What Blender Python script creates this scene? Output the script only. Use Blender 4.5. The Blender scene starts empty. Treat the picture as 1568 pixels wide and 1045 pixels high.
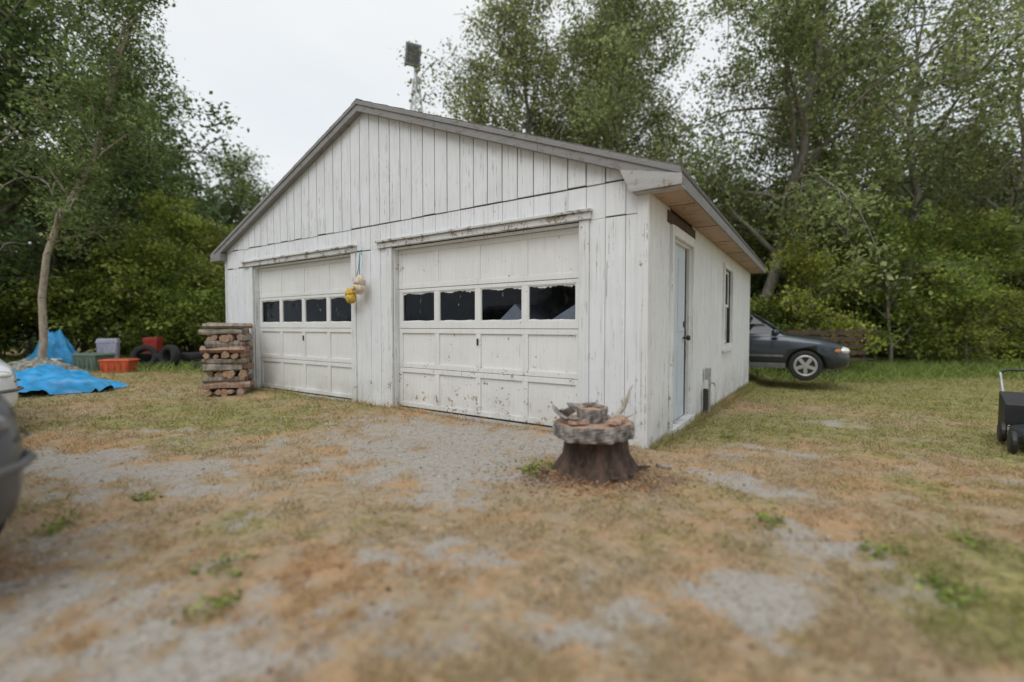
import bpy, bmesh, math, random
import numpy as np
from mathutils import Vector, Matrix
R=np.random.RandomState(7); random.seed(7)
scene=bpy.context.scene
scene.view_settings.view_transform='Standard'; scene.view_settings.look='None'; scene.view_settings.exposure=0
# ------------------------------------------------------------------ helpers
CX,CY=1.257,4.27
ANG=math.atan2(-.553,.833); ca,sa=math.cos(ANG),math.sin(ANG)
def l2w(x,y): return CX+x*ca-y*sa, CY+x*sa+y*ca
def w2l(X,Y):
    dx=X-CX; dy=Y-CY
    return dx*ca+dy*sa, -dx*sa+dy*ca
_tab=np.random.RandomState(3).rand(256,256)
def vnoise(x,y,s,seed=0):
    x=np.asarray(x,float)*s+seed*17.3+500; y=np.asarray(y,float)*s+seed*9.1+500
    ix=np.floor(x).astype(int); iy=np.floor(y).astype(int); fx=x-ix; fy=y-iy
    fx=fx*fx*(3-2*fx); fy=fy*fy*(3-2*fy)
    g=lambda a,b:_tab[a&255,b&255]
    return (g(ix,iy)*(1-fx)+g(ix+1,iy)*fx)*(1-fy)+(g(ix,iy+1)*(1-fx)+g(ix+1,iy+1)*fx)*fy
def fnoise(x,y,s,seed=0,o=4):
    v=0;a=1;t=0
    for i in range(o):
        v=v+a*vnoise(x,y,s*2**i,seed+i);t+=a;a*=.55
    return v/t
def sstep(a,b,x):
    t=np.clip((np.asarray(x,float)-a)/(b-a),0,1); return t*t*(3-2*t)
def ground_h(X,Y):
    X=np.asarray(X,float);Y=np.asarray(Y,float)
    lx,ly=w2l(X,Y)
    h=-.040*np.clip(ly,0,9)*sstep(-1,.4,lx)
    h=h+(fnoise(X,Y,.6,4,3)-.5)*.06*(1-np.exp(-((X-CX)**2+(Y-CY)**2)/3))
    h=h+(fnoise(X,Y,4,9,3)-.5)*.025
    ramp=sstep(-.9,-.05,ly)*sstep(.3,-.5,lx)*sstep(-7.6,-7.0,lx)
    return h+.055*ramp
class MB:
    def __init__(s): s.v=[];s.f=[];s.m=[]
    def add(s,vs,fs,m=0):
        b=len(s.v); s.v+= [tuple(map(float,p)) for p in vs]; s.f+=[tuple(b+i for i in f) for f in fs]; s.m+=[m]*len(fs)
    def hexa(s,p,m=0):
        s.add(p,[(3,2,1,0),(4,5,6,7),(0,1,5,4),(1,2,6,5),(2,3,7,6),(3,0,4,7)],m)
    def box(s,x0,x1,y0,y1,z0,z1,m=0,M=None):
        p=[(x0,y0,z0),(x1,y0,z0),(x1,y1,z0),(x0,y1,z0),(x0,y0,z1),(x1,y0,z1),(x1,y1,z1),(x0,y1,z1)]
        if M is not None: p=[tuple(M@Vector(q)) for q in p]
        s.hexa(p,m)
    def tube(s,pts,rad,n=6,m=0,cap=True):
        pts=[Vector(p) for p in pts]; vs=[];fs=[]
        for i,p in enumerate(pts):
            d=(pts[min(i+1,len(pts)-1)]-pts[max(i-1,0)]).normalized()
            a=d.cross(Vector((.31,.95,.05)))
            if a.length<.1: a=d.cross(Vector((1,0,0)))
            a.normalize(); b=d.cross(a)
            r=rad[i] if hasattr(rad,'__len__') else rad
            for k in range(n):
                t=2*math.pi*k/n; vs.append(p+(a*math.cos(t)+b*math.sin(t))*r)
        for i in range(len(pts)-1):
            for k in range(n):
                k2=(k+1)%n; fs.append((i*n+k,i*n+k2,(i+1)*n+k2,(i+1)*n+k))
        if cap: fs.append(tuple(range(n-1,-1,-1))); fs.append(tuple((len(pts)-1)*n+k for k in range(n)))
        s.add(vs,fs,m)
    def lathe(s,prof,n=24,m=0,M=None,axis='z',jit=0,seed=1):
        rr=np.random.RandomState(seed); j=1+jit*(rr.rand(n)-.5)*2
        vs=[];fs=[]
        for (r,z) in prof:
            for k in range(n):
                t=2*math.pi*k/n; q=(r*j[k]*math.cos(t),r*j[k]*math.sin(t),z)
                if axis=='y': q=(q[0],q[2],q[1])
                v=Vector(q); v=M@v if M is not None else v; vs.append(v)
        for i in range(len(prof)-1):
            for k in range(n):
                k2=(k+1)%n; fs.append((i*n+k,i*n+k2,(i+1)*n+k2,(i+1)*n+k))
        fs.append(tuple(range(n-1,-1,-1))); fs.append(tuple((len(prof)-1)*n+k for k in range(n)))
        s.add(vs,fs,m)
    def obj(s,name,mats,parent=None,smooth=False,loc=None,rot=None,bevel=0,sub=0):
        me=bpy.data.meshes.new(name); me.from_pydata(s.v,[],s.f)
        for q in mats: me.materials.append(q)
        me.polygons.foreach_set('material_index',s.m)
        if smooth: me.polygons.foreach_set('use_smooth',[True]*len(me.polygons))
        me.update()
        o=bpy.data.objects.new(name,me); scene.collection.objects.link(o)
        if parent: o.parent=parent
        if loc: o.location=loc
        if rot: o.rotation_euler=rot
        if bevel:
            b=o.modifiers.new('b','BEVEL'); b.width=bevel; b.segments=2; b.limit_method='ANGLE'
        return o
def empty(name,loc=(0,0,0),yaw=0):
    e=bpy.data.objects.new(name,None); scene.collection.objects.link(e); e.location=loc; e.rotation_euler=(0,0,yaw); return e
# ------------------------------------------------------------------ node helper
class NT:
    def __init__(s,name):
        s.mat=bpy.data.materials.new(name); s.mat.use_nodes=True; s.nt=s.mat.node_tree; s.n=s.nt.nodes; s.l=s.nt.links
        s.b=s.n['Principled BSDF']; s.tc=s.n.new('ShaderNodeTexCoord')
    def link(s,a,b): s.l.new(a,b)
    def mapping(s,scale,kind='Object'):
        m=s.n.new('ShaderNodeMapping'); m.inputs['Scale'].default_value=scale; s.link(s.tc.outputs[kind],m.inputs[0]); return m.outputs[0]
    def noise(s,scale,det=4,vec=None,rough=.55,dist=0):
        x=s.n.new('ShaderNodeTexNoise'); x.inputs['Scale'].default_value=scale; x.inputs['Detail'].default_value=det
        x.inputs['Roughness'].default_value=rough; x.inputs['Distortion'].default_value=dist
        s.link(vec if vec is not None else s.tc.outputs['Object'],x.inputs['Vector']); return x.outputs['Fac']
    def ramp(s,f,a,b,ca_=0.,cb=1.):
        r=s.n.new('ShaderNodeMapRange'); r.inputs[1].default_value=a; r.inputs[2].default_value=b
        r.inputs[3].default_value=ca_; r.inputs[4].default_value=cb; s.link(f,r.inputs[0]); return r.outputs[0]
    def math(s,op,a,b=None):
        m=s.n.new('ShaderNodeMath'); m.operation=op
        for i,q in enumerate((a,b)):
            if q is None: continue
            if isinstance(q,(int,float)): m.inputs[i].default_value=q
            else: s.link(q,m.inputs[i])
        return m.outputs[0]
    def mix(s,f,a,b,mode='MIX'):
        m=s.n.new('ShaderNodeMix'); m.data_type='RGBA'; m.blend_type=mode
        for i,q in ((0,f),(6,a),(7,b)):
            if isinstance(q,(int,float)): m.inputs[i].default_value=q
            elif isinstance(q,tuple): m.inputs[i].default_value=(*q[:3],1)
            else: s.link(q,m.inputs[i])
        return m.outputs[2]
    def sep(s,v):
        x=s.n.new('ShaderNodeSeparateXYZ'); s.link(v,x.inputs[0]); return x.outputs
    def bump(s,h,strength=.3,dist=.01):
        b=s.n.new('ShaderNodeBump'); b.inputs['Strength'].default_value=strength; b.inputs['Distance'].default_value=dist
        s.link(h,b.inputs['Height']); s.link(b.outputs[0],s.b.inputs['Normal'])
    def col(s,c):
        if isinstance(c,tuple): s.b.inputs['Base Color'].default_value=(*c,1)
        else: s.link(c,s.b.inputs['Base Color'])
    def rough(s,r): s.b.inputs['Roughness'].default_value=r
def simple(name,c,rough=.6,metal=0,var=.25,scale=8,bump=.0,spec=.5):
    t=NT(name); n=t.noise(scale,4); f=t.ramp(n,.3,.7)
    t.col(t.mix(f,tuple(x*(1-var) for x in c),tuple(min(1,x*(1+var)) for x in c))); t.rough(rough)
    t.b.inputs['Metallic'].default_value=metal; t.b.inputs['Specular IOR Level'].default_value=spec
    if bump: t.bump(n,bump,.02)
    return t.mat
def painted(name,base,wood=(.16,.135,.11),chip=.62,grime=.5,crack=.66,lowz=.9,grain='z',lowamt=.06,dirtamt=.45):
    t=NT(name)
    v=t.mapping((26,26,1.1) if grain=='z' else (1.1,26,26)); streak=t.noise(1.6,4,v,.65)
    v2=t.mapping((90,90,1.6) if grain=='z' else (1.6,90,90)); crk=t.noise(1.0,2,v2,.5)
    blot=t.noise(2.2,4,None,.6); fine=t.noise(38,3,None,.65); mid=t.noise(9,4,None,.65)
    c=t.mix(t.ramp(blot,.35,.7),base,tuple(x*y for x,y in zip(base,(.92,.92,.91))))
    c=t.mix(t.math('MULTIPLY',t.ramp(streak,.50,.78),grime),c,tuple(x*y for x,y in zip(base,(.66,.66,.64))))
    z=t.sep(t.tc.outputs['Object'])[2]
    low=t.ramp(z,lowz,.0,0,lowamt)
    dirt=t.math('MULTIPLY',t.ramp(z,.45,0.,0,dirtamt),t.ramp(blot,.36,.64))
    c=t.mix(dirt,c,(.36,.34,.28))
    k=t.math('ADD',t.math('MULTIPLY',mid,.6),t.math('MULTIPLY',fine,.4)); k=t.math('ADD',k,low)
    ch=t.ramp(k,chip,chip+.022)
    cr=t.math('MULTIPLY',t.ramp(crk,crack,crack+.03),t.ramp(mid,.42,.58))
    al=t.math('MAXIMUM',ch,t.math('MULTIPLY',cr,.85))
    wc=t.mix(fine,wood,tuple(x*2.2 for x in wood))
    t.col(t.mix(al,c,wc)); t.rough(.65); t.b.inputs['Specular IOR Level'].default_value=.25
    t.bump(streak,.35,.003)
    return t.mat
M_side=painted('white_siding_paint',(.785,.805,.835),chip=.645,crack=.645,grime=.5)
M_gable=painted('white_gable_paint',(.775,.795,.825),chip=.66,crack=.64,grime=.6)
M_door=painted('cream_door_paint',(.79,.795,.785),chip=.628,crack=.72,grime=.4,lowz=1.15,wood=(.20,.165,.13),dirtamt=.4,lowamt=.068)
M_door2=painted('cream_door_paint_sound',(.785,.79,.78),chip=.66,crack=.72,grime=.45,lowz=1.0,wood=(.20,.165,.13),lowamt=.055,dirtamt=.5)
M_trim=painted('weathered_trim_paint',(.66,.665,.665),chip=.54,crack=.6,grime=.8,grain='x')
M_trimv=painted('casing_paint',(.76,.775,.79),chip=.625,crack=.61,grime=.7)
M_rake=painted('gray_rake_paint',(.27,.268,.268),chip=.56,crack=.6,grime=.8,grain='x',wood=(.12,.10,.085))
M_sof=painted('bare_soffit_plywood',(.46,.33,.25),wood=(.18,.10,.06),chip=.57,crack=.6,grime=.7,grain='x')
M_dark=simple('dark_gap_wood',(.035,.03,.027),.9)
M_core=simple('old_wood_core',(.05,.042,.036),.9,scale=5)
M_brown=simple('exposed_brown_wood',(.09,.06,.042),.85,scale=20,var=.5)
M_shin=simple('asphalt_shingle',(.13,.125,.12),.9,scale=25,var=.5,bump=.6)
M_conc=simple('concrete',(.35,.34,.32),.85,scale=12,var=.2,bump=.3)
M_blueDoor=painted('pale_blue_door_paint',(.58,.65,.72),chip=.72,crack=.75,grime=.3)
M_metal=simple('galvanised_metal',(.45,.46,.47),.45,.7,.2,20)
M_black=simple('black_plastic',(.02,.02,.022),.5,0,.3)
M_paper=simple('paper_residue',(.75,.76,.75),.8)
def glassmat():
    t=NT('grimy_window_glass'); t.n.remove(t.b); out=t.n['Material Output']
    tr=t.n.new('ShaderNodeBsdfTransparent'); tr.inputs[0].default_value=(.9,.92,.93,1)
    gl=t.n.new('ShaderNodeBsdfGlossy'); gl.inputs['Roughness'].default_value=.03; gl.inputs[0].default_value=(.72,.8,.9,1)
    fr=t.n.new('ShaderNodeFresnel'); fr.inputs[0].default_value=1.45
    df=t.n.new('ShaderNodeBsdfDiffuse'); df.inputs[0].default_value=(.20,.22,.24,1)
    m=t.n.new('ShaderNodeMixShader'); t.link(t.math('MULTIPLY',fr.outputs[0],.6),m.inputs[0]); t.link(tr.outputs[0],m.inputs[1]); t.link(gl.outputs[0],m.inputs[2])
    m2=t.n.new('ShaderNodeMixShader'); t.link(t.ramp(t.noise(14,3,None,.7),.55,.8,.01,.12),m2.inputs[0]); t.link(m.outputs[0],m2.inputs[1]); t.link(df.outputs[0],m2.inputs[2])
    t.link(m2.outputs[0],out.inputs[0]); return t.mat
M_glass=glassmat()
# ------------------------------------------------------------------ garage
G=empty('garage',(CX,CY,0),ANG)
W=7.97; D=7.8; RX=-W/2; m=.4; TOPR=4.27
T=lambda x: TOPR-m*abs(x-RX)
U=lambda x: T(x)-.055
doors=[(-3.42,-.68),(-7.0,-4.27)]
DZ0,DZ1=.08,2.21
mb=MB()
for a,b in [(-.68,-.02),(-4.27,-3.42),(-W+.02,-7.0)]: mb.box(a,b,.002,.10,-.3,DZ1)
mb.box(-W+.02,-.02,.002,.10,DZ1+.002,2.5)
mb.add([(-W+.02,.002,2.502),(-.02,.002,2.502),(-.02,.002,U(0)),(RX,.002,U(RX)),(-W+.02,.002,U(-W)),(-W+.02,.1,2.502),(-.02,.1,2.502),(-.02,.1,U(0)),(RX,.1,U(RX)),(-W+.02,.1,U(-W))],
  [(0,1,2,3,4),(9,8,7,6,5),(0,5,6,1),(1,6,7,2),(2,7,8,3),(3,8,9,4),(4,9,5,0)])
for y0,y1,z0,z1 in [(.102,.8,-.4,2.5),(.8,1.71,2.13,2.5),(1.71,4.1,-.4,2.5),(4.1,4.93,-.4,.86),(4.1,4.93,2.14,2.5),(4.93,D,-.5,2.5)]:
    mb.box(-.10,-.002,y0,y1,z0,z1)
mb.box(-W+.002,-W+.1,.102,D,-.3,2.5); mb.box(-W+.1,-.1,D-.1,D-.002,-.5,2.5)
mb.box(-W+.1,-.1,.1,D-.1,-.2,.07,1)
mb.obj('wall_core',[M_core,M_conc],G)
mb=MB(); gb=MB(); rr=random.Random(5)
def boards_front(B,xa,xb,z0,z1,yf,th,gap,m=0,clip=None):
    k0=math.floor((xa)/.203); x=k0*.203
    while x<xb:
        a=max(x+gap/2,xa); b=min(x+.203-gap/2,xb)
        if b-a>.01:
            dy=rr.uniform(0,.003); zz=z0+rr.uniform(-.012,.012)
            if z1 is None:
                ta=U(a);tb=U(b)
                B.hexa([(a,yf-dy,zz),(b,yf-dy,zz),(b,yf+th,zz),(a,yf+th,zz),(a,yf-dy,ta),(b,yf-dy,tb),(b,yf+th,tb),(a,yf+th,ta)],m)
            else: B.box(a,b,yf-dy,yf+th,zz,z1,m)
        x+=.203
SE=2.55
for a,b in [(-.57,-.09),(-4.17,-3.53),(-W+.02,-7.1)]: boards_front(mb,a,b,-.12,2.212,-.016,.014,.005)
boards_front(mb,-W+.02,-.09,2.226,SE-.008,-.016,.014,.005)
boards_front(gb,-W+.01,-.005,SE,None,-.026,.024,.013)
def boards_side(B,ya,yb,z0,z1,gap):
    y=math.floor(ya/.203)*.203
    while y<yb:
        a=max(y+gap/2,ya);b=min(y+.203-gap/2,yb)
        if b-a>.01: B.box(.001,.016+rr.uniform(0,.002),a,b,z0,z1)
        y+=.203
for y0,y1,z0,z1 in [(.08,.72,-.35,2.44),(.72,1.80,2.42,2.44),(1.80,4.02,-.45,2.44),(4.02,5.01,-.5,.79),(4.02,5.01,2.215,2.44),(5.01,D,-.6,2.44)]:
    boards_side(mb,y0,y1,z0,z1,.006)
y=0
while y<D:
    mb.box(-W-.016,-W-.001,y+.002,min(y+.201,D),-.3,2.5); y+=.203
x=-W
while x<0:
    mb.box(x+.002,min(x+.201,0),D,D+.015,-.5,U(x+.1)); x+=.203
mb.obj('wall_siding',[M_side],G,bevel=.002); gb.obj('gable_siding',[M_gable],G,bevel=.002)
mb=MB()
mb.box(-.086,.022,-.040,-.017,-.06,2.44); mb.box(.002,.024,-.016,.078,-.08,2.44)
mb.box(-W-.02,-W+.018,-.032,.0,-.05,2.5)
for a,b in [(-.68,-.572),(-3.528,-3.42),(-4.27,-4.172),(-7.098,-7.0)]: mb.box(a,b,-.036,-.002,.0,2.215)
for a,b in doors:
    mb.box(a-.001,a+.02,0.0,.14,.02,2.208); mb.box(b-.02,b+.001,0.0,.14,.02,2.208); mb.box(a+.02,b-.02,.0,.14,2.185,2.208)
mb.obj('casings',[M_trimv],G,bevel=.004)
mb=MB()
for a,b in [(-3.68,-.55),(-7.29,-4.16)]:
    mb.box(a,b,-.058,-.002,2.218,2.288); mb.box(a-.01,b+.01,-.085,-.003,2.291,2.318)
mb.obj('door_header_trim',[M_trim],G,bevel=.005)
mb=MB()
for a,b in doors: mb.box(a,b,-.03,.16,-.05,.062)
mb.obj('door_sill',[M_conc],G,bevel=.01)
for di,(a,b) in enumerate(doors):
    mb=MB(); gl=MB(); pp=MB(); a+=.022;b-=.022; w=b-a; H=(2.183-DZ0)/4
    st=.075; es=.06; pw=(w-2*es-3*st)/4
    for r in range(4):
        z0=DZ0+r*H; tilt=rr.uniform(-.003,.004)
        y0=.075+tilt
        zb0,zb1=z0+.003,z0+.062; zt0,zt1=z0+H-.062,z0+H-.003
        if r==2: zb1=z0+.085; zt0=z0+H-.045
        mb.box(a,b,y0,y0+.035,zb0,zb1); mb.box(a,b,y0,y0+.035,zt0,zt1)
        xs_=[(a,a+es)]+[(a+es+(i+1)*pw+i*st,a+es+(i+1)*pw+(i+1)*st) for i in range(3)]+[(b-es,b)]
        dep=.018 if r<2 else .008
        for (s0,s1) in xs_: mb.box(s0,s1,y0+.001,y0+.034,zb1,zt0)
        for i in range(4):
            p0=xs_[i][1];p1=xs_[i+1][0]
            if r!=2: mb.box(p0,p1,y0+dep,y0+.03,zb1,zt0)
            else:
                q=.012
                for bx in [(p0,p0+q,zb1,zt0),(p1-q,p1,zb1,zt0),(p0+q,p1-q,zb1,zb1+q),(p0+q,p1-q,zt0-q,zt0)]:
                    mb.box(bx[0],bx[1],y0+.006,y0+.03,bx[2],bx[3])
                gl.add([(p0+q,y0+.018,zb1+q),(p1-q,y0+.018,zb1+q),(p1-q,y0+.018,zt0-q),(p0+q,y0+.018,zt0-q)],[(0,1,2,3)])
                yy=y0+.0165
                def jag(pa,pb,zc,s,amp):
                    n=34; vs=[];fs=[]; ph=rr.uniform(0,6)
                    for k in range(n+1):
                        xx=pa+(pb-pa)*k/n; d=.003+amp*max(0,.5+.5*math.sin(k*.31+ph))*rr.uniform(.3,1)+amp*1.2*max(0,rr.random()-.6)
                        vs+= [(xx,yy,zc),(xx,yy,zc-s*d)]
                    for k in range(n): fs.append((2*k,2*k+1,2*k+3,2*k+2))
                    pp.add(vs,fs)
                jag(p0+q,p1-q,zt0-q,1,.024 if di==0 else .014); jag(p0+q,p1-q,zb1+q,-1,.008)
                for _ in range(rr.randint(1,4)):
                    xx=rr.uniform(p0+.05,p1-.05); zz=rr.uniform(zb1+.06,zt0-.05)
                    pp.add([(xx,yy,zz),(xx+rr.uniform(.003,.007),yy,zz+.005),(xx+.003,yy,zz+rr.uniform(.02,.07))],[(0,1,2)])
        if r: mb.box(a,b,y0+.036,y0+.05,z0-.002,z0+.015,1)
    mb.box(a,b,.08,.11,DZ0-.016,DZ0+.001,1)
    mb.box((a+b)/2-.010,(a+b)/2+.010,.06,.074,DZ0+H*1.62,DZ0+H*1.62+.08,1)
    mb.obj('overhead_door',[M_door if di==0 else M_door2,M_black],G,bevel=.003)
    gl.obj('door_window_panes',[M_glass],G); pp.obj('door_window_residue',[M_paper],G)
# side door
mb=MB()
mb.box(-.07,-.03,.845,1.60,.07,2.10,0)
for (y0,y1,z0,z1) in [(.93,1.19,.25,.95),(1.26,1.52,.25,.95),(.93,1.19,1.1,1.95),(1.26,1.52,1.1,1.95)]:
    mb.box(-.03,-.024,y0,y1,z0,z1,0)
mb.box(-.09,-.03,1.602,1.67,.07,2.10,1)  # black strip stands in for the shadow along the hinge side
mb.box(-.10,.01,.80,.842,.02,2.125,2); mb.box(-.10,.01,1.672,1.71,.02,2.125,2); mb.box(-.1,.01,.842,1.672,2.102,2.128,2)
mb.box(.002,.05,.722,.80,-.03,2.235,2); mb.box(.002,.05,1.71,1.798,-.10,2.235,2); mb.box(.002,.055,.80,1.71,2.13,2.235,2)
mb.box(-.1,.07,.74,1.78,-.08,.055,2)
mb.box(.017,.024,.60,1.90,2.24,2.37,3)
mb.lathe([(.012,0),(.012,.04),(.03,.045),(.032,.07),(.02,.085)],14,1,Matrix.Translation((-.03,1.54,1.02))@Matrix.Rotation(math.pi/2,4,'Y'))
mb.box(-.029,-.022,1.50,1.57,1.15,1.22,1)
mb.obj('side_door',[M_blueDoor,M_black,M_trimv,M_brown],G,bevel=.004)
# side window
mb=MB()
mb.box(.002,.05,4.022,4.1,.80,2.21,0); mb.box(.002,.05,4.93,5.008,.80,2.21,0); mb.box(.002,.05,4.1,4.93,2.14,2.21,0); mb.box(.002,.075,4.0,5.03,.74,.80,0); mb.box(.002,.05,4.1,4.93,.802,.86,0)
for z0,z1,xx in [(.86,1.52,-.05),(1.50,2.14,-.02)]:
    mb.box(xx-.03,xx,4.1,4.15,z0,z1,0); mb.box(xx-.03,xx,4.88,4.93,z0,z1,0); mb.box(xx-.03,xx,4.15,4.88,z0,z0+.05,0); mb.box(xx-.03,xx,4.15,4.88,z1-.05,z1,0)
    mb.add([(xx-.014,4.15,z0+.05),(xx-.014,4.88,z0+.05),(xx-.014,4.88,z1-.05),(xx-.014,4.15,z1-.05)],[(0,1,2,3)],1)
mb.box(-.09,-.085,4.12,4.9,1.1,1.45,2)
mb.obj('side_window',[M_trimv,M_glass,M_paper],G,bevel=.003)
# roof
mb=MB(); F=-.125; E=.323; BK=D+.15
for sgn in (1,-1):
    xo=E if sgn>0 else -W-E
    n=14
    for i in range(n):
        x0=RX+(xo-RX)*i/n; x1=RX+(xo-RX)*(i+1)/n
        z0=T(x0);z1=T(x1); lift=.008
        p=[(x0,F,z0-.03),(x1,F,z1-.03),(x1,BK,z1-.03),(x0,BK,z0-.03),(x0,F,z0),(x1,F,z1+lift),(x1,BK,z1+lift),(x0,BK,z0)]
        if sgn<0: p=[p[1],p[0],p[3],p[2],p[5],p[4],p[7],p[6]]
        mb.hexa(p,0)
    p=[(RX,F+.035,T(RX)-.055),(xo,F+.035,T(xo)-.055),(xo,BK-.02,T(xo)-.055),(RX,BK-.02,T(RX)-.055)]
    p+= [(q[0],q[1],q[2]+.024) for q in p]
    if sgn<0: p=[p[1],p[0],p[3],p[2],p[5],p[4],p[7],p[6]]
    mb.hexa(p,1)
mb.add([(RX-.12,F-.004,T(RX)-.04),(RX+.12,F-.004,T(RX)-.04),(RX,F-.004,T(RX)+.014),(RX-.12,BK,T(RX)-.04),(RX+.12,BK,T(RX)-.04),(RX,BK,T(RX)+.014)],[(0,1,2),(3,5,4),(0,2,5,3),(1,4,5,2),(0,3,4,1)],0)
mb.obj('roof_shingles',[M_shin,M_core],G)
mb=MB()
for sgn in (1,-1):
    xo=E if sgn>0 else -W-E
    for (y0,y1,za,zb,mi) in [(F+.0,F+.03,.155,.032,0),(F-.014,F-.001,.066,.012,0)]:
        nseg=3
        for k in range(nseg):
            x0=RX+(xo-RX)*k/nseg+(0.003*sgn if k else 0); x1=RX+(xo-RX)*(k+1)/nseg
            p=[(x0,y0,T(x0)-za),(x1,y0,T(x1)-za),(x1,y1,T(x1)-za),(x0,y1,T(x0)-za),(x0,y0,T(x0)-zb),(x1,y0,T(x1)-zb),(x1,y1,T(x1)-zb),(x0,y1,T(x0)-zb)]
            if sgn<0: p=[p[1],p[0],p[3],p[2],p[5],p[4],p[7],p[6]]
            mb.hexa(p,mi)
    p=[(RX,F+.03,T(RX)-.145),(xo,F+.03,T(xo)-.145),(xo,.0,T(xo)-.145),(RX,.0,T(RX)-.145)]; p+=[(q[0],q[1],q[2]+.02) for q in p]
    if sgn<0: p=[p[1],p[0],p[3],p[2],p[5],p[4],p[7],p[6]]
    mb.hexa(p,0)
mb.box(E-.022,E,F+.031,BK-.03,2.385,T(E)-.034,0)
mb.box(-W-E,-W-E+.022,F+.031,BK-.03,2.385,T(E)-.034,0)
mb.hexa([(-.12,F-.022,2.385),(E+.012,F-.022,2.385),(E+.012,F-.002,2.385),(-.12,F-.002,2.385),(-.22,F-.022,T(-.22)-.16),(E+.012,F-.022,T(E)-.07),(E+.012,F-.002,T(E)-.07),(-.22,F-.002,T(-.22)-.16)],1)
mb.box(-.10,E+.01,F-.0015,.0,2.372,2.384,1)
mb.box(-W-E-.01,-W+.05,F-.02,-.03,2.385,2.52,0)
mb.obj('rake_and_fascia_trim',[M_rake,painted('cornice_paint',(.44,.44,.44),chip=.6,crack=.62,grime=.8,grain='x')],G,bevel=.003)
mb=MB(); mb.box(.026,E-.023,.002,BK-.05,2.395,2.41); mb.box(-W-E+.023,-W-.02,.0,BK-.05,2.395,2.41)
yy=.6
while yy<D: mb.box(.03,E-.025,yy,yy+.006,2.391,2.396,1); yy+=1.22
mb.obj('soffit',[M_sof,M_dark],G)
mb=MB()
for i in range(320):
    x=E-abs(rr.gauss(0,.55)) if i%2 else rr.uniform(-3.9,E); y=F+rr.uniform(0,.25)
    if x>E: continue
    z=T(x); l=rr.uniform(.01,.06) if i%2 else rr.uniform(.005,.02); dx,dy=rr.uniform(-.03,.03),rr.uniform(-.02,.02)
    mb.add([(x,y,z),(x+.008,y,z),(x+dx,y+dy,z+l)],[(0,1,2)])
mb.obj('roof_debris',[simple('dry_needles',(.12,.10,.06),.9)],G)
mb=MB()
def tent(x,y,w,z0,z1,m): mb.add([(x-w,y,z0),(x+w,y,z0),(x,y+.03,z1),(x-w,y+.8,z0),(x+w,y+.8,z0),(x,y+.75,z1)],[(0,1,2),(3,5,4),(0,2,5,3),(1,4,5,2)],m)
tent(-1.62,.20,.36,1.10,1.42,0); tent(-.80,.20,.60,1.08,1.42,0); mb.box(-2.1,-.3,.24,1.0,.1,1.07,1)  # blue-gray tent shapes and a box set behind the door panes
mb.obj('tent_shapes',[simple('blue_gray',(.28,.32,.40),.6,0,.15),simple('cardboard',(.3,.22,.14),.8)],G)
mb=MB()
mb.tube([(.10,2.55,-.25),(.10,2.55,.45)],.018,8,0); mb.tube([(.10,2.55,.38),(.16,2.55,.38),(.17,2.55,.33)],.016,8,0)
mb.box(.04,.11,2.51,2.58,.42,.58,0); mb.tube([(.05,2.75,-.3),(.05,2.75,.25)],.03,8,1); mb.box(.04,.09,2.42,2.47,-.3,.30,2)
mb.obj('standpipe',[M_metal,M_black,M_core],G,bevel=.004)
# ------------------------------------------------------------------ hanging buoys
BX,BY=l2w(-4.0,-.05)
B=empty('fishing_buoys',(BX,BY,0),ANG)
mb=MB()
wire=simple('teal_rope',(.05,.25,.26),.8)
yel=simple('yellow_buoy_paint',(.55,.36,.05),.7,scale=25,var=.45); whb=simple('white_buoy_foam',(.62,.53,.42),.8,scale=25,var=.3)
mb.tube([(0,0,2.22),(0,-.03,2.22)],.006,6,0); mb.tube([(0,-.03,2.22),(.01,-.05,2.05),(.03,-.07,1.84)],.006,5,0); mb.tube([(0,-.03,2.22),(-.02,-.05,1.95),(-.07,-.08,1.70)],.006,5,0)
mb.tube([(.0,-.03,2.22),(.035,-.03,2.2),(.03,-.03,2.15)],.005,5,0)
def buoy(M,r,h,m1,m2):
    mb.lathe([(r*.35,0),(r*.8,h*.1),(r,h*.25),(r,h*.5)],16,m1,M); mb.lathe([(r,h*.502),(r*.97,h*.7),(r*.6,h*.9),(r*.3,h)],16,m2,M)
buoy(Matrix.Translation((.05,-.10,1.60))@Matrix.Rotation(.15,4,'Y'),.082,.27,2,2)
mb.lathe([(.0835,0),(.0835,.05)],16,1,Matrix.Translation((.055,-.10,1.66))@Matrix.Rotation(.15,4,'Y'))
buoy(Matrix.Translation((-.09,-.11,1.48))@Matrix.Rotation(-.2,4,'Y'),.072,.22,1,1)
mb.obj('buoys',[wire,yel,whb],B,smooth=True)
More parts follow.
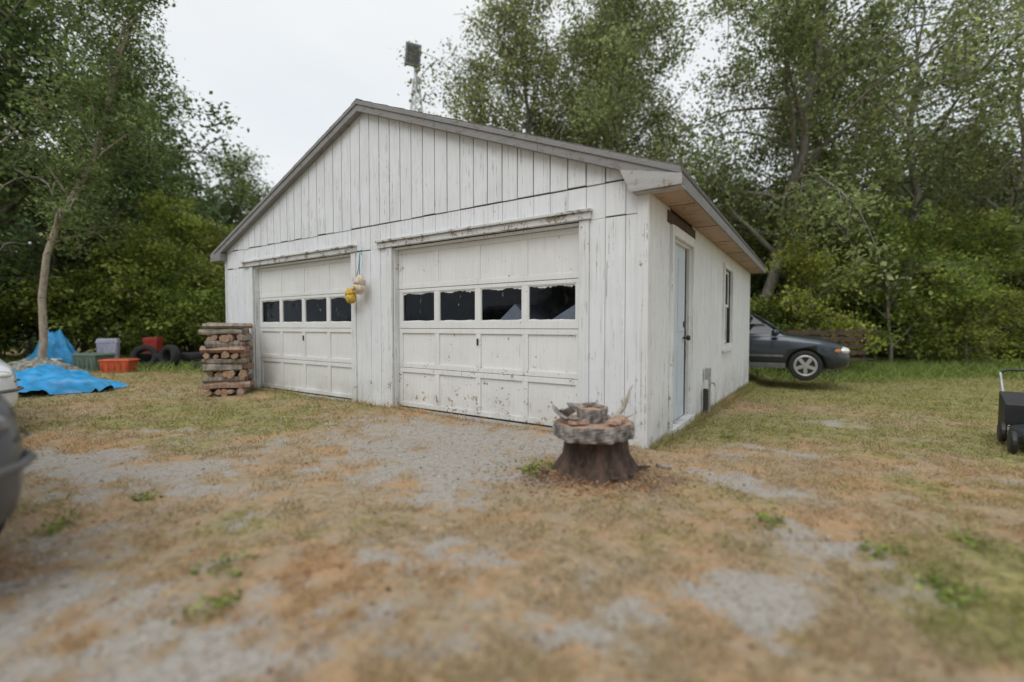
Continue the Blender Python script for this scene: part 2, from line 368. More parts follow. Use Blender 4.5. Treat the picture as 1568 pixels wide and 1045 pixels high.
# ------------------------------------------------------------------ ground
xs=list(np.linspace(-6.5,6.5,250)); g=.055; x=6.5
while x<180: g*=1.09; x+=g; xs=[-x]+xs+[x]
ys=list(np.linspace(.9,9,200)); g=.045; y=9
while y<200: g*=1.07; y+=g; ys.append(y)
g=.05; y=.9
while y>-120: g*=1.15; y-=g; ys=[y]+ys
xs=np.array(xs);ys=np.array(ys); XX,YY=np.meshgrid(xs,ys)
def ell(X,Y,cx,cy,rx,ry,soft=.5):
    d=np.sqrt(((X-cx)/rx)**2+((Y-cy)/ry)**2); return 1-sstep(1-soft,1+soft,d)
def masks(X,Y):
    n1=fnoise(X,Y,.9,11,5); n2=fnoise(X,Y,2.6,21,5); n4=fnoise(X,Y,6.5,61,3)
    wx=X+(fnoise(X,Y,1.3,71,3)-.5)*1.3; wy=Y+(fnoise(X,Y,1.3,81,3)-.5)*1.0
    s=np.zeros_like(X)
    for e in [(-.7,4.3,1.1,1.0,1.1),(-1.6,4.4,.9,.4,.7),(-.45,3.5,.6,.55,.9),(-3.5,3.7,1.2,.45,.9),(-2.6,3.05,.8,.3,.55),(-1.9,1.75,1.0,.4,.8),(-1.0,1.55,.8,.3,.7),(.95,1.85,.9,.36,.78),(.45,1.6,.6,.22,.65),(2.1,4.2,.42,.24,.95),(1.65,3.25,.3,.6,.75),(-2.0,2.45,.8,.25,.4),(4.3,6.0,.5,.2,.8),(-4.0,5.0,.6,.2,.6),(-.2,2.2,.7,.25,.5),(1.6,2.4,.5,.3,.55),(-.9,2.9,.7,.3,.5)]:
        s=np.maximum(s,ell(wx,wy,*e[:4],.75)*e[4])
    sand=np.clip(s*1.15+(n2-.5)*1.4+(n1-.5)*1.0+(n4-.5)*1.1-.14,0,1)
    gr=np.zeros_like(X)
    for e in [(-4.1,5.6,1.8,.9,.85),(-3.9,6.7,2.4,1.5,.7),(3.4,5.9,2.2,1.6,.8),(5.6,4.6,1.6,1.4,.9),(1.9,5.0,.8,.7,.85),(2.3,1.9,.9,.5,.8),(2.9,3.0,.8,.5,.55),(-1.1,2.5,.55,.28,.55),(.25,3.7,.35,.3,.8),(-1.6,2.3,.45,.28,.5),(-3.0,2.7,.6,.28,.55),(1.2,2.9,.55,.35,.5),(.6,2.6,.6,.35,.42),(-2.6,4.6,1.2,.4,.5),(4.0,2.6,1,.8,.65)]:
        gr=np.maximum(gr,ell(wx,wy,*e[:4],.8)*e[4])
    far=sstep(6,12,np.hypot(X,Y)); right=sstep(1,5,X)
    gr=np.clip(np.maximum(gr,far*(.6+.4*right))*1.1+(n2-.5)*1.2+(n1-.5)*.5-.05,0,1)*(1-.7*sand)
    lit=np.clip(np.maximum(ell(wx,wy,.60,3.42,.65,.38,.5),.7*ell(wx,wy,-2.9,2.0,.8,.5,.8))+(n2-.5)*.5*ell(X,Y,.6,3.4,.9,.7),0,1)
    return sand,gr,lit
S_,G_,L_=masks(XX,YY); HH=ground_h(XX,YY)
nx,ny=len(xs),len(ys)
verts=np.stack([XX,YY,HH],-1).reshape(-1,3)
idx=np.arange(nx*ny).reshape(ny,nx)
faces=np.stack([idx[:-1,:-1],idx[:-1,1:],idx[1:,1:],idx[1:,:-1]],-1).reshape(-1,4)
def np_mesh(name,verts,faces,mats,cols=None,smooth=False,mi=None):
    me=bpy.data.meshes.new(name); nv=len(verts); nf=len(faces); k=faces.shape[1]
    me.vertices.add(nv); me.vertices.foreach_set('co',np.asarray(verts,np.float32).ravel())
    me.loops.add(nf*k); me.loops.foreach_set('vertex_index',faces.astype(np.int32).ravel())
    me.polygons.add(nf); me.polygons.foreach_set('loop_start',np.arange(0,nf*k,k,dtype=np.int32)); me.polygons.foreach_set('loop_total',np.full(nf,k,dtype=np.int32))
    for q in mats: me.materials.append(q)
    if mi is not None: me.polygons.foreach_set('material_index',mi.astype(np.int32))
    if smooth: me.polygons.foreach_set('use_smooth',np.ones(nf,bool))
    me.update(calc_edges=True)
    if cols is not None:
        a=me.color_attributes.new('Col','FLOAT_COLOR','POINT'); a.data.foreach_set('color',np.asarray(cols,np.float32).ravel())
    me.validate(); return me
def link(name,me):
    o=bpy.data.objects.new(name,me); scene.collection.objects.link(o); return o
def ground_mat():
    t=NT('yard_ground'); at=t.n.new('ShaderNodeAttribute'); at.attribute_name='Col'
    sc=t.n.new('ShaderNodeSeparateColor'); t.link(at.outputs['Color'],sc.inputs[0])
    n1=t.noise(7,5,None,.68); n2=t.noise(45,4,None,.7); n3=t.noise(1.7,4,None,.6); n4=t.noise(170,2,None,.7); n5=t.noise(18,4,None,.7)
    dry=t.mix(t.ramp(n5,.34,.64),(.25,.185,.115),(.51,.38,.235))
    dry=t.mix(t.ramp(n1,.42,.62),dry,(.38,.31,.215))
    dry=t.mix(t.math('MULTIPLY',t.ramp(n3,.47,.62),.75),dry,(.53,.325,.175))
    sand=t.mix(t.ramp(n2,.35,.65),(.335,.305,.27),(.475,.44,.395)); sand=t.mix(t.ramp(n4,.52,.7),sand,(.54,.51,.465)); sand=t.mix(t.math('MULTIPLY',t.ramp(n5,.50,.66),.65),sand,(.27,.225,.175))
    grn=t.mix(t.ramp(n5,.35,.62),(.15,.16,.055),(.38,.345,.135))
    f=t.ramp(t.math('ADD',sc.outputs[0],t.math('MULTIPLY',t.math('SUBTRACT',n1,.5),2.0)),.26,.74)
    c=t.mix(f,dry,sand)
    f=t.ramp(t.math('ADD',sc.outputs[1],t.math('MULTIPLY',t.math('SUBTRACT',n1,.5),-1.3)),.3,.75,0,.85)
    c=t.mix(f,c,grn)
    f=t.ramp(t.math('ADD',sc.outputs[2],t.math('MULTIPLY',t.math('SUBTRACT',n5,.5),1.2)),.3,.7,0,.85)
    c=t.mix(f,c,t.mix(n2,(.10,.06,.045),(.28,.18,.13)))
    c=t.mix(t.ramp(n4,.55,.75,0,.35),c,(.13,.10,.07))
    t.col(c); t.rough(.95); t.b.inputs['Specular IOR Level'].default_value=.15
    t.bump(t.math('ADD',n2,t.math('MULTIPLY',n5,1.5)),.8,.02); return t.mat
cols=np.stack([S_,G_,L_,np.ones_like(S_)],-1).reshape(-1,4)
link('ground',np_mesh('ground',verts,faces,[ground_mat()],cols,True))
# ------------------------------------------------------------------ leaf-like geometry
def leafmat(name,trans=.4,mul=1.,rand=.2):
    t=NT(name); t.n.remove(t.b); out=t.n['Material Output']
    at=t.n.new('ShaderNodeAttribute'); at.attribute_name='Col'; colr=at.outputs['Color']
    if rand:
        oi=t.n.new('ShaderNodeObjectInfo'); v=t.ramp(oi.outputs['Random'],0,1,mul*(1-rand),mul*(1+rand))
        hs=t.n.new('ShaderNodeHueSaturation'); t.link(colr,hs.inputs['Color']); t.link(v,hs.inputs['Value'])
        rnd=t.math('FRACT',t.math('MULTIPLY',oi.outputs['Random'],7.31)); t.link(t.ramp(rnd,0,1,.485,.515),hs.inputs['Hue']); colr=hs.outputs[0]
    d=t.n.new('ShaderNodeBsdfDiffuse'); t.link(colr,d.inputs[0])
    if trans:
        tr=t.n.new('ShaderNodeBsdfTranslucent'); t.link(colr,tr.inputs[0])
        m1=t.n.new('ShaderNodeMixShader'); m1.inputs[0].default_value=trans; t.link(d.outputs[0],m1.inputs[1]); t.link(tr.outputs[0],m1.inputs[2]); t.link(m1.outputs[0],out.inputs[0])
    else: t.link(d.outputs[0],out.inputs[0])
    return t.mat
M_leaf=leafmat('leaves',.45)
def barkmat(name,c1,c2,band=False):
    t=NT(name); v=t.mapping((6,6,1.5)); n=t.noise(3,4,v,.65); c=t.mix(t.ramp(n,.35,.65),c1,c2)
    if band:
        v=t.mapping((3,3,22)); n2=t.noise(1,3,v,.6); c=t.mix(t.ramp(n2,.62,.68),c,(.05,.045,.04))
    t.col(c); t.rough(.9); t.bump(n,.7,.03); return t.mat
M_bark=barkmat('bark',(.12,.11,.09),(.29,.265,.225)); M_birch=barkmat('birch_bark',(.30,.25,.19),(.50,.44,.36),True)
def leaves(centers,n_per,sig,size,rng,base,tint_var=.35,up=.5):
    nC=len(centers); N=nC*n_per
    ct=np.repeat(centers,n_per,0)
    off=rng.normal(0,1,(N,3))*np.array([sig,sig,sig*.8]); c=ct+off
    cl=np.repeat(np.exp(rng.normal(0,tint_var,nC)),n_per)*np.exp(rng.normal(0,.22,N))
    warm=np.repeat(rng.rand(nC),n_per)*.6+rng.rand(N)*.4
    nrm=rng.normal(0,1,(N,3)); nrm[:,2]+=up*2; nrm/=np.linalg.norm(nrm,axis=1)[:,None]
    a=np.cross(nrm,rng.normal(0,1,(N,3))); a/=np.linalg.norm(a,axis=1)[:,None]; b=np.cross(nrm,a)
    s=(size*rng.uniform(.6,1.3,N))[:,None]
    P=np.stack([c-a*s*.5,c+b*s*.3,c+a*s*.5,c-b*s*.3],1).reshape(-1,3)
    base=np.array(base); warmc=base*np.array([1.4,1.2,.8])
    col=(base[None]*(1-warm[:,None])+warmc[None]*warm[:,None])*cl[:,None]
    col=np.concatenate([np.clip(col,0,.6),np.ones((N,1))],1); col=np.repeat(col,4,0)
    return P,np.arange(N*4).reshape(-1,4),col
def branchtube(V,Fc,pts,rad,n=5):
    b=sum(len(v) for v in V); pts=np.array(pts); k=len(pts)
    d=np.gradient(pts,axis=0); d/=np.linalg.norm(d,axis=1)[:,None]+1e-9
    a=np.cross(d,np.array([.3,.9,.15])); a/=np.linalg.norm(a,axis=1)[:,None]+1e-9; c=np.cross(d,a)
    th=np.arange(n)*2*math.pi/n; rad=np.array(rad)
    P=pts[:,None]+rad[:,None,None]*(a[:,None]*np.cos(th)[None,:,None]+c[:,None]*np.sin(th)[None,:,None])
    V.append(P.reshape(-1,3)); i=np.arange(k-1)[:,None]*n; j=np.arange(n)[None]; j2=(j+1)%n
    Fc.append(np.stack([b+i+j,b+i+j2,b+i+n+j2,b+i+n+j],-1).reshape(-1,4))
def gen_tree(name,seed,H,r0,base_t,limb,nl,droop,lsize,ncl,nper,base,sig=.22,weep=0,lean=(0,0),bark=M_bark,elev=(15,60),taper=.55,lvar=(.6,1.3)):
    rng=np.random.RandomState(seed); V=[];Fc=[]
    k=12; t=np.linspace(0,1,k); wob=np.cumsum(rng.normal(0,.012*H,(k,2)),0); wob[0]=0
    tr=np.stack([wob[:,0]+lean[0]*t**1.2,wob[:,1]+lean[1]*t**1.2,H*t-.15],1)
    branchtube(V,Fc,tr,r0*(1-t)**.8+.015,8)
    subs=[];wts=[]
    for i in range(nl):
        tt=base_t+(0.98-base_t)*((i+rng.rand())/nl); az=i*2.399+rng.rand()*.9
        p=np.array([np.interp(tt,t,tr[:,q]) for q in range(3)])
        rel=(tt-base_t)/(1-base_t)
        L=limb*(.45+.75*math.sin(math.pi*min(1,rel*.8+.2)))*(1-rel*taper)*rng.uniform(*lvar)
        el=math.radians(rng.uniform(*elev))+rel*.5; dz=math.sin(el); dh=math.cos(el)
        ks=8; pts=[p]; d=np.array([math.cos(az)*dh,math.sin(az)*dh,dz])
        for s in range(ks):
            d=d+rng.normal(0,.13,3); d[2]-=droop*.09*(s+1)/ks*2; d/=np.linalg.norm(d); pts.append(pts[-1]+d*L/ks)
        pts=np.array(pts); rr0=(r0*(1-tt)**.8+.01)*.6
        branchtube(V,Fc,pts,np.linspace(rr0,.008,ks+1),5)
        for j in range(7):
            f=rng.uniform(.2,1); q=pts[min(ks,int(f*ks))]; dd=d*.5+rng.normal(0,.6,3); dd[2]-=droop*.25; dd/=np.linalg.norm(dd)
            L2=L*rng.uniform(.2,.42); sp=[q]
            for s in range(4):
                dd=dd+rng.normal(0,.15,3); dd[2]-=.1*droop+.35*weep; dd/=np.linalg.norm(dd); sp.append(sp[-1]+dd*L2/4)
            sp=np.array(sp); branchtube(V,Fc,sp,np.linspace(rr0*.35+.004,.004,5),3); subs.append(sp); wts.append(L)
        subs.append(pts[3:]); wts.append(L)
    wts=np.array(wts)/sum(wts); C=[]
    pick=rng.choice(len(subs),ncl,p=wts)
    for pi_ in pick:
        sp=subs[pi_]; f=rng.uniform(.15,1)*(len(sp)-1); i=min(int(f),len(sp)-2); p=sp[i]+(sp[i+1]-sp[i])*(f-i)
        p=p+rng.normal(0,.22,3)*sig/.22
        if weep and rng.rand()<.6:
            l=rng.exponential(weep)*.9
            for q in range(3): C.append(p-np.array([0,0,l*q/2])+rng.normal(0,.05,3))
        else: C.append(p)
    C=np.array(C)
    LP,LF,LC=leaves(C,nper,sig,lsize,rng,base)
    Vw=np.concatenate(V); Fw=np.concatenate(Fc); nb=len(Vw)
    verts=np.concatenate([Vw,LP]); faces=np.concatenate([Fw,LF+nb]); cols=np.concatenate([np.ones((nb,4)),LC])
    mi=np.concatenate([np.zeros(len(Fw)),np.ones(len(LF))])
    return np_mesh(name,verts,faces,[bark,M_leaf],cols,False,mi)
def gen_shrub(name,seed,Rr,H,ncl,nper,lsize,base,sig=.2,nl=9):
    rng=np.random.RandomState(seed); V=[];Fc=[];C=[]
    lobes=[(rng.uniform(-.7,.7)*Rr,rng.uniform(-.7,.7)*Rr,H*rng.uniform(.25,.9),rng.uniform(.25,.5)) for _ in range(nl)]
    per=ncl//nl
    for (a,b,c,r) in lobes:
        pts=np.array([[a*.2,b*.2,-.1],[a*.5+rng.normal(0,.1),b*.5,c*.5],[a,b,c]]); branchtube(V,Fc,pts,[.05,.03,.01],4)
        for _ in range(6):
            d=rng.normal(0,1,3); d/=np.linalg.norm(d); d[2]=abs(d[2])*.8
            branchtube(V,Fc,np.array([pts[1],(pts[1]+pts[2])/2+d*.2,pts[2]+d*Rr*r*.9]),[.02,.012,.004],3)
        d=rng.normal(0,1,(per,3)); d/=np.linalg.norm(d,axis=1)[:,None]; rad=rng.uniform(.4,1.2,per)[:,None]
        p=d*rad*np.array([r*Rr,r*Rr,r*H*.5])+np.array([a,b,c]); C.append(p)
    C=np.concatenate(C); C[:,2]=np.abs(C[:,2])+.05
    LP,LF,LC=leaves(C,nper,sig,lsize,rng,base,.45)
    Vw=np.concatenate(V); Fw=np.concatenate(Fc); nb=len(Vw)
    return np_mesh(name,np.concatenate([Vw,LP]),np.concatenate([Fw,LF+nb]),[M_bark,M_leaf],np.concatenate([np.ones((nb,4)),LC]),False,np.concatenate([np.zeros(len(Fw)),np.ones(len(LF))]))
dk=(.125,.175,.080); md=(.155,.205,.085); yg=(.235,.31,.085); gy=(.175,.215,.115)
m_big =gen_tree('big_tree_mesh',1,17.5,.22,.20,6.8,34,.8,.15,1300,16,gy,.27,weep=.4,elev=(5,60),taper=.3,lvar=(.7,1.1))
m_big2=gen_tree('big_tree_mesh2',2,16,.17,.22,5.4,32,1.0,.14,1150,16,gy,.26,weep=.7,elev=(10,60),taper=.35,lvar=(.7,1.1))
m_spar=gen_tree('sparse_tree_mesh',3,17,.2,.35,7.5,26,1.1,.15,800,15,gy,.25,weep=.5,elev=(0,50),taper=.2)
m_mid =gen_tree('mid_tree_mesh',4,11,.16,.10,3.8,32,.6,.17,1200,16,md,.25,elev=(5,50))
m_dense=gen_tree('dense_tree_mesh',5,15,.2,.12,4.6,38,.7,.16,1700,18,dk,.25,elev=(5,50),taper=.4)
m_birch=gen_tree('young_birch_mesh',6,11.5,.075,.28,2.1,30,.7,.10,900,20,(.19,.25,.12),.17,lean=(2.4,.3),bark=M_birch,elev=(20,60))
m_yng =gen_tree('young_tree_mesh',16,6.0,.06,.08,3.0,20,1.4,.15,620,14,yg,.16,elev=(0,45),taper=.4)
m_yng2=gen_tree('young_tree_mesh2',26,6.6,.06,.14,3.4,18,1.6,.15,620,14,(.20,.265,.08),.16,elev=(-5,55),taper=.5)
m_sh1=gen_shrub('shrub_mesh1',7,2.4,3.4,640,16,.15,yg,.17,11)
m_sh2=gen_shrub('shrub_mesh2',8,2.6,3.0,640,16,.15,(.18,.25,.075),.17,11)
m_sh3=gen_shrub('shrub_mesh3',9,3.4,5.0,800,16,.21,(.09,.13,.06),.28)
def place(name,me,X,Y,s=1,rot=None,sz=None):
    o=link(name,me); o.location=(X,Y,float(ground_h(X,Y))-.05); o.rotation_euler=(0,0,rr.uniform(0,6.28) if rot is None else rot); o.scale=(s,s,s if sz is None else sz); return o
# left side
place('birch_tree',m_birch,-12.0,11.6,1,0)
for X,Y,s in [(-15.8,13.5,1.0),(-18,17,1.15),(-15.8,18.5,.85),(-20,13,1.1)]: place('dense_tree',m_dense,X,Y,s)
for X,Y,s in [(-17.0,20,.62),(-18.0,30,1.1),(-22,29,1.15),(-13.6,25,.5)]: place('deciduous_tree',m_mid,X,Y,s)
for X,Y,s in [(-13.0,17.6,1.0),(-11.2,18.5,.85),(-9.2,18.5,.7),(-11.9,15.9,.75)]: place('young_tree',m_yng,X,Y,s)
for X,Y,s in [(-11.4,16.6,.9),(-13.4,15.8,.9)]: place('bright_shrub',m_sh1,X,Y,s)
for X,Y,s in [(-15.2,15.4,.9),(-10.8,16.0,.7),(-17,12.2,.9),(-9.0,16.6,.6)]: place('shrub',m_sh2,X,Y,s)
for X,Y,s in [(-14,21,.75),(-8,22,.65),(-18.5,16.5,.9),(-3,26,.6),(-11,25,.7)]: place('dark_thicket',m_sh3,X,Y,s)
# behind garage and right
place('tall_birch_tree',m_big2,1.0,20.5,.98,1.0)
place('tall_birch_tree',m_big,5.6,22.5,.95,5.2)
place('tall_birch_tree',m_big,9.2,18.0,.98,.4)
place('tall_birch_tree',m_big2,13.2,21,1.0,4.0)
place('tall_birch_tree',m_big2,4.4,25,1.1,2.5)
place('tall_birch_tree',m_spar,16.5,19.0,.95,2.0)
place('tall_birch_tree',m_spar,23,21,.95,5.0)
for X,Y,s in [(3,29,.95),(8.5,28,1.0),(14,28,.9),(19,27,.85),(24,29,1.0),(30,31,1.0),(18.5,23,.65),(24.5,25,.75),(12.2,24,.75)]: place('deciduous_tree',m_mid,X,Y,s)
for X,Y,s,z,q_ in [(10.6,15.9,.75,.75,0),(13.6,16.4,.9,.85,1),(15.9,15.8,.7,.55,0),(18.2,17.4,1.0,.85,1),(21.2,17.6,.9,.75,0),(12.0,18.5,1.1,1.2,1),(19.8,20.2,1.1,1.2,0),(15.4,18.6,.9,.95,0)]: place('young_tree',(m_yng,m_yng2)[q_],X,Y,s,None,z)
for X,Y,s,z in [(19.6,16.8,.7,.45)]: place('bright_shrub',m_sh1,X,Y,s,None,z)
for X,Y,s,z in [(9.0,17.0,.8,.7),(17.0,19.0,.9,.8),(23,18.8,.9,.9),(6.8,18.5,.9,.8)]: place('shrub',m_sh2,X,Y,s,None,z)
for X,Y,s in [(7,22,.8),(12.5,20.5,.85),(17,21,.85),(22,21.5,.9),(27,23,1),(2,24,.7),(14.5,18.8,.5)]: place('dark_thicket',m_sh3,X,Y,s)
for X,Y,s in [(-14,-14,1),(-6,-16,1),(3,-17,1),(-21,-8,1),(12,-15,1)]: place('dense_tree',m_dense,X,Y,s)  # unseen trees added behind camera to darken pane reflections and horizon light
rng=np.random.RandomState(44); C=[]
for i in range(7000):
    az=rng.uniform(-1.15,1.15); d=rng.uniform(34,50); top=7.5+3*vnoise(az*6,0,1,5)+1.5*vnoise(az*22,0,1,6)
    if -.55<az<.02: top*=.55
    if az>.55: top*=1.15
    C.append((math.sin(az)*d,math.cos(az)*d,rng.uniform(0,1)**.8*top))
LP,LF,LC=leaves(np.array(C),10,.6,.62,rng,(.12,.175,.12),.3)  # haze put into the leaf colour: gray-blue tint for the far band
link('distant_trees',np_mesh('distant_trees',LP,LF,[M_leaf],LC))
# ------------------------------------------------------------------ grass
rng=np.random.RandomState(12)
def blades(n,Xf,hmin,hmax,w,colf):
    X,Y=Xf(n); k=len(X); z=ground_h(X,Y)-.004
    h=rng.uniform(hmin,hmax,k)*(.55+.13*np.clip(Y,0,10)); az=rng.uniform(0,6.28,k); lean=rng.uniform(.3,2.2,k)*h
    ww=w*(.6+.13*np.clip(Y,0,12)); ax=rng.uniform(0,6.28,k)
    P=np.stack([np.stack([X-np.cos(ax)*ww,Y-np.sin(ax)*ww,z],1),np.stack([X+np.cos(ax)*ww,Y+np.sin(ax)*ww,z],1),np.stack([X+np.cos(az)*lean,Y+np.sin(az)*lean,z+h],1)],1).reshape(-1,3)
    col=np.repeat(colf(X,Y,k),3,0); return P,col
def inside(X,Y):
    lx,ly=w2l(X,Y); return (lx<.03)&(lx>-W-.03)&(ly>-.02)&(ly<D)
def near(n):
    Y=np.exp(rng.uniform(math.log(1.0),math.log(13),n)); X=rng.uniform(-1,1,n)*(1.25*Y+.8)
    s,g,l=masks(X,Y); tuft=fnoise(X,Y,7,77,3)
    keep=(rng.rand(n)<(1-.94*sstep(.15,.8,s))*np.clip((tuft-.36)*4.5,.03,1)*(1-.7*l))&~inside(X,Y); return X[keep],Y[keep]
def ncol(X,Y,k):
    s,g,l=masks(X,Y); a=rng.rand(k); gr=(a<g*.95+.04)
    t=rng.rand(k)[:,None]; o=fnoise(X,Y,.8,55,3)[:,None]
    dry=np.array([.38,.28,.165])*(1-t)+np.array([.64,.52,.34])*t; dry=dry*(1-sstep(.47,.6,o)*.65)+np.array([.57,.355,.185])*sstep(.47,.6,o)*.65
    gc=np.array([.17,.195,.06])*(1-t)+np.array([.41,.40,.145])*t
    c=np.where(gr[:,None],gc,dry)*rng.uniform(.7,1.15,(k,1)); return np.concatenate([c,np.ones((k,1))],1)
P1,c1=blades(300000,near,.016,.050,.0034,ncol)
def tallr(n):
    X=rng.uniform(3.5,24,n); Y=rng.uniform(10.5,17.5,n); keep=(rng.rand(n)<sstep(12,14.8,Y+2*(fnoise(X,Y,.5,8)-.5)))&~inside(X,Y); return X[keep],Y[keep]
def tcol(X,Y,k):
    t=rng.rand(k)[:,None]; c=(np.array([.16,.23,.06])*(1-t)+np.array([.34,.41,.13])*t); return np.concatenate([c,np.ones((k,1))],1)
P2,c2=blades(40000,tallr,.05,.24,.008,tcol)
def talll(n):
    X=rng.uniform(-18,-5.8,n); Y=rng.uniform(9.5,15.5,n); keep=(rng.rand(n)<sstep(10.5,13.5,Y+2*(fnoise(X,Y,.5,8)-.5)))&~inside(X,Y); return X[keep],Y[keep]
P3,c3=blades(22000,talll,.04,.16,.008,tcol)
def edge(n):
    t=rng.rand(n); side=rng.rand(n)<.5; lx=np.where(side,.03+np.abs(rng.normal(0,.06,n)),-8*t); ly=np.where(side,7.8*t,-.05-np.abs(rng.normal(0,.05,n)))
    keep=side|(rng.rand(n)<.25); lx=lx[keep];ly=ly[keep]; X,Y=l2w(lx,ly); return X,Y
P4,c4=blades(8000,edge,.03,.09,.003,ncol)
P=np.concatenate([P1,P2,P3,P4]); Cc=np.concatenate([c1,c2,c3,c4])
link('grass',np_mesh('grass',P,np.arange(len(P)).reshape(-1,3),[leafmat('grass_blades',.3,1,0)],Cc))
C=[]
for X,Y in [(-1.37,2.15),(-1.22,1.85),(-2.45,3.0),(-2.6,2.6),(1.85,1.9),(1.95,2.0),(1.9,2.3),(.25,3.75),(2.4,2.4),(-3.6,2.75),(.15,3.6),(2.3,4.9),(1.5,2.65)]:
    for _ in range(14):
        x=X+rng.normal(0,.05);y=Y+rng.normal(0,.05); C.append((x,y,float(ground_h(x,y))+rng.uniform(.0,.025)))
LP,LF,LC=leaves(np.array(C),7,.02,.03,rng,(.17,.24,.075),.25,up=1)
link('weeds',np_mesh('weeds',LP,LF,[leafmat('weed_leaf',.3,1,0)],LC))
n=5200; Y=np.exp(rng.uniform(math.log(1.1),math.log(9),n)); X=rng.uniform(-1,1,n)*(1.1*Y+.5)
s,g_,l=masks(X,Y); k=(rng.rand(n)<(.14+.9*l)*(1-.7*s))&~inside(X,Y); X=X[k];Y=Y[k]
X=np.concatenate([X,.64+rng.normal(0,.34,1300)]);Y=np.concatenate([Y,3.45+rng.normal(0,.2,1300)])
c=np.stack([X,Y,ground_h(X,Y)+.006],1)
LP,LF,LC=leaves(c,1,.004,.03,rng,(.22,.135,.095),.35,up=2.5)
link('fallen_leaves',np_mesh('fallen_leaves',LP,LF,[leafmat('dead_leaf',0,1,0)],LC))
n=22000; Y=np.exp(rng.uniform(math.log(1.1),math.log(7),n)); X=rng.uniform(-1,1,n)*(1.1*Y+.4); s,g_,l=masks(X,Y); k=(rng.rand(n)<s*.8+.02)&~inside(X,Y); X=X[k];Y=Y[k]; n=len(X)
oc=np.array([[1,0,0],[0,1,0],[-1,0,0],[0,-1,0],[0,0,.7],[0,0,-.7]]); of=np.array([[0,1,4],[1,2,4],[2,3,4],[3,0,4],[1,0,5],[2,1,5],[3,2,5],[0,3,5]])
sz=rng.exponential(.0028,n)+.002; PV=(oc[None]*(sz[:,None,None])*rng.uniform(.6,1.3,(n,6,1)))+np.stack([X,Y,ground_h(X,Y)+.001],1)[:,None]
PF=(of[None]+np.arange(n)[:,None,None]*6).reshape(-1,3); gc=(rng.uniform(.22,.55,(n,1))*np.array([1,.94,.86])); gc=np.repeat(np.concatenate([gc,np.ones((n,1))],1),6,0)
link('gravel',np_mesh('gravel',PV.reshape(-1,3),PF,[leafmat('gravel_stone',0,1,0)],gc))
# ------------------------------------------------------------------ stump table
SX,SY=.645,3.60; gz=float(ground_h(SX,SY)); S=empty('stump_table',(SX,SY,gz)); S.scale=(1.04,1.04,.97)
M_sb=barkmat('stump_bark',(.10,.09,.085),(.34,.31,.29)); M_redb=barkmat('reddish_rot_wood',(.045,.03,.024),(.13,.085,.065))
def endgrain():
    t=NT('cut_wood_face'); n=t.noise(9,5,None,.65); n2=t.noise(40,4,None,.6); w=t.n.new('ShaderNodeTexWave'); w.wave_type='RINGS'; w.rings_direction='Z'; w.inputs['Scale'].default_value=14; w.inputs['Distortion'].default_value=4; t.link(t.tc.outputs['Object'],w.inputs[0])
    c=t.mix(t.ramp(n,.35,.6),(.28,.19,.14),(.50,.29,.18)); c=t.mix(t.math('MULTIPLY',w.outputs['Fac'],.35),c,(.26,.17,.11)); c=t.mix(t.ramp(n2,.53,.66),c,(.44,.40,.36)); t.col(c); t.rough(.85); t.bump(n2,.5,.01); return t.mat
M_cut=endgrain()
mb=MB()
def log_disc(cx,cy,z0,z1,r,seed,mside,mtop,ex=1,n=48,jit=.07,tilt=(0,0),flare=0):
    q=np.random.RandomState(seed); ph=q.rand(4)*6.28; rough=q.normal(0,.03,n)
    vs=[];fs=[]; L=7
    for i in range(L):
        h=i/(L-1)
        for k in range(n):
            t=2*math.pi*k/n; rr_=r*(1+jit*(math.sin(2*t+ph[0])+.6*math.sin(3*t+ph[1])+.4*math.sin(7*t+ph[2])+.35*math.sin(13*t+ph[3]+h*9)+.15*q.normal())+rough[k])*(1-.02*(i in(0,L-1)))*(1+flare*(1-h)**2)
            x=cx+rr_*math.cos(t)*ex; y=cy+rr_*math.sin(t)
            vs.append((x,y,z0+(z1-z0)*h+tilt[0]*(x-cx)+tilt[1]*(y-cy)))
    for i in range(L-1):
        for k in range(n): fs.append((i*n+k,i*n+(k+1)%n,(i+1)*n+(k+1)%n,(i+1)*n+k))
    mb.add(vs,fs,mside)
    mb.add([vs[k] for k in range(n)],[tuple(range(n-1,-1,-1))],mtop)
    topi=vs[(L-1)*n:]; ctr=(cx,cy,z1-.004); inner=[(cx+(p[0]-cx)*.92,cy+(p[1]-cy)*.92,p[2]-.004) for p in topi]
    mb.add(list(topi)+inner+[ctr],[(k,(k+1)%n,n+(k+1)%n,n+k) for k in range(n)]+[(n+k,n+(k+1)%n,2*n) for k in range(n)],mtop)
log_disc(.03,.02,-.03,.32,.185,5,1,1,1.1,jit=.10,flare=.5)
log_disc(0,0,.31,.425,.30,6,0,2,1.02,jit=.055,tilt=(.0,-.02))
log_disc(.0,.02,.428,.535,.12,8,0,2,1.05,24)
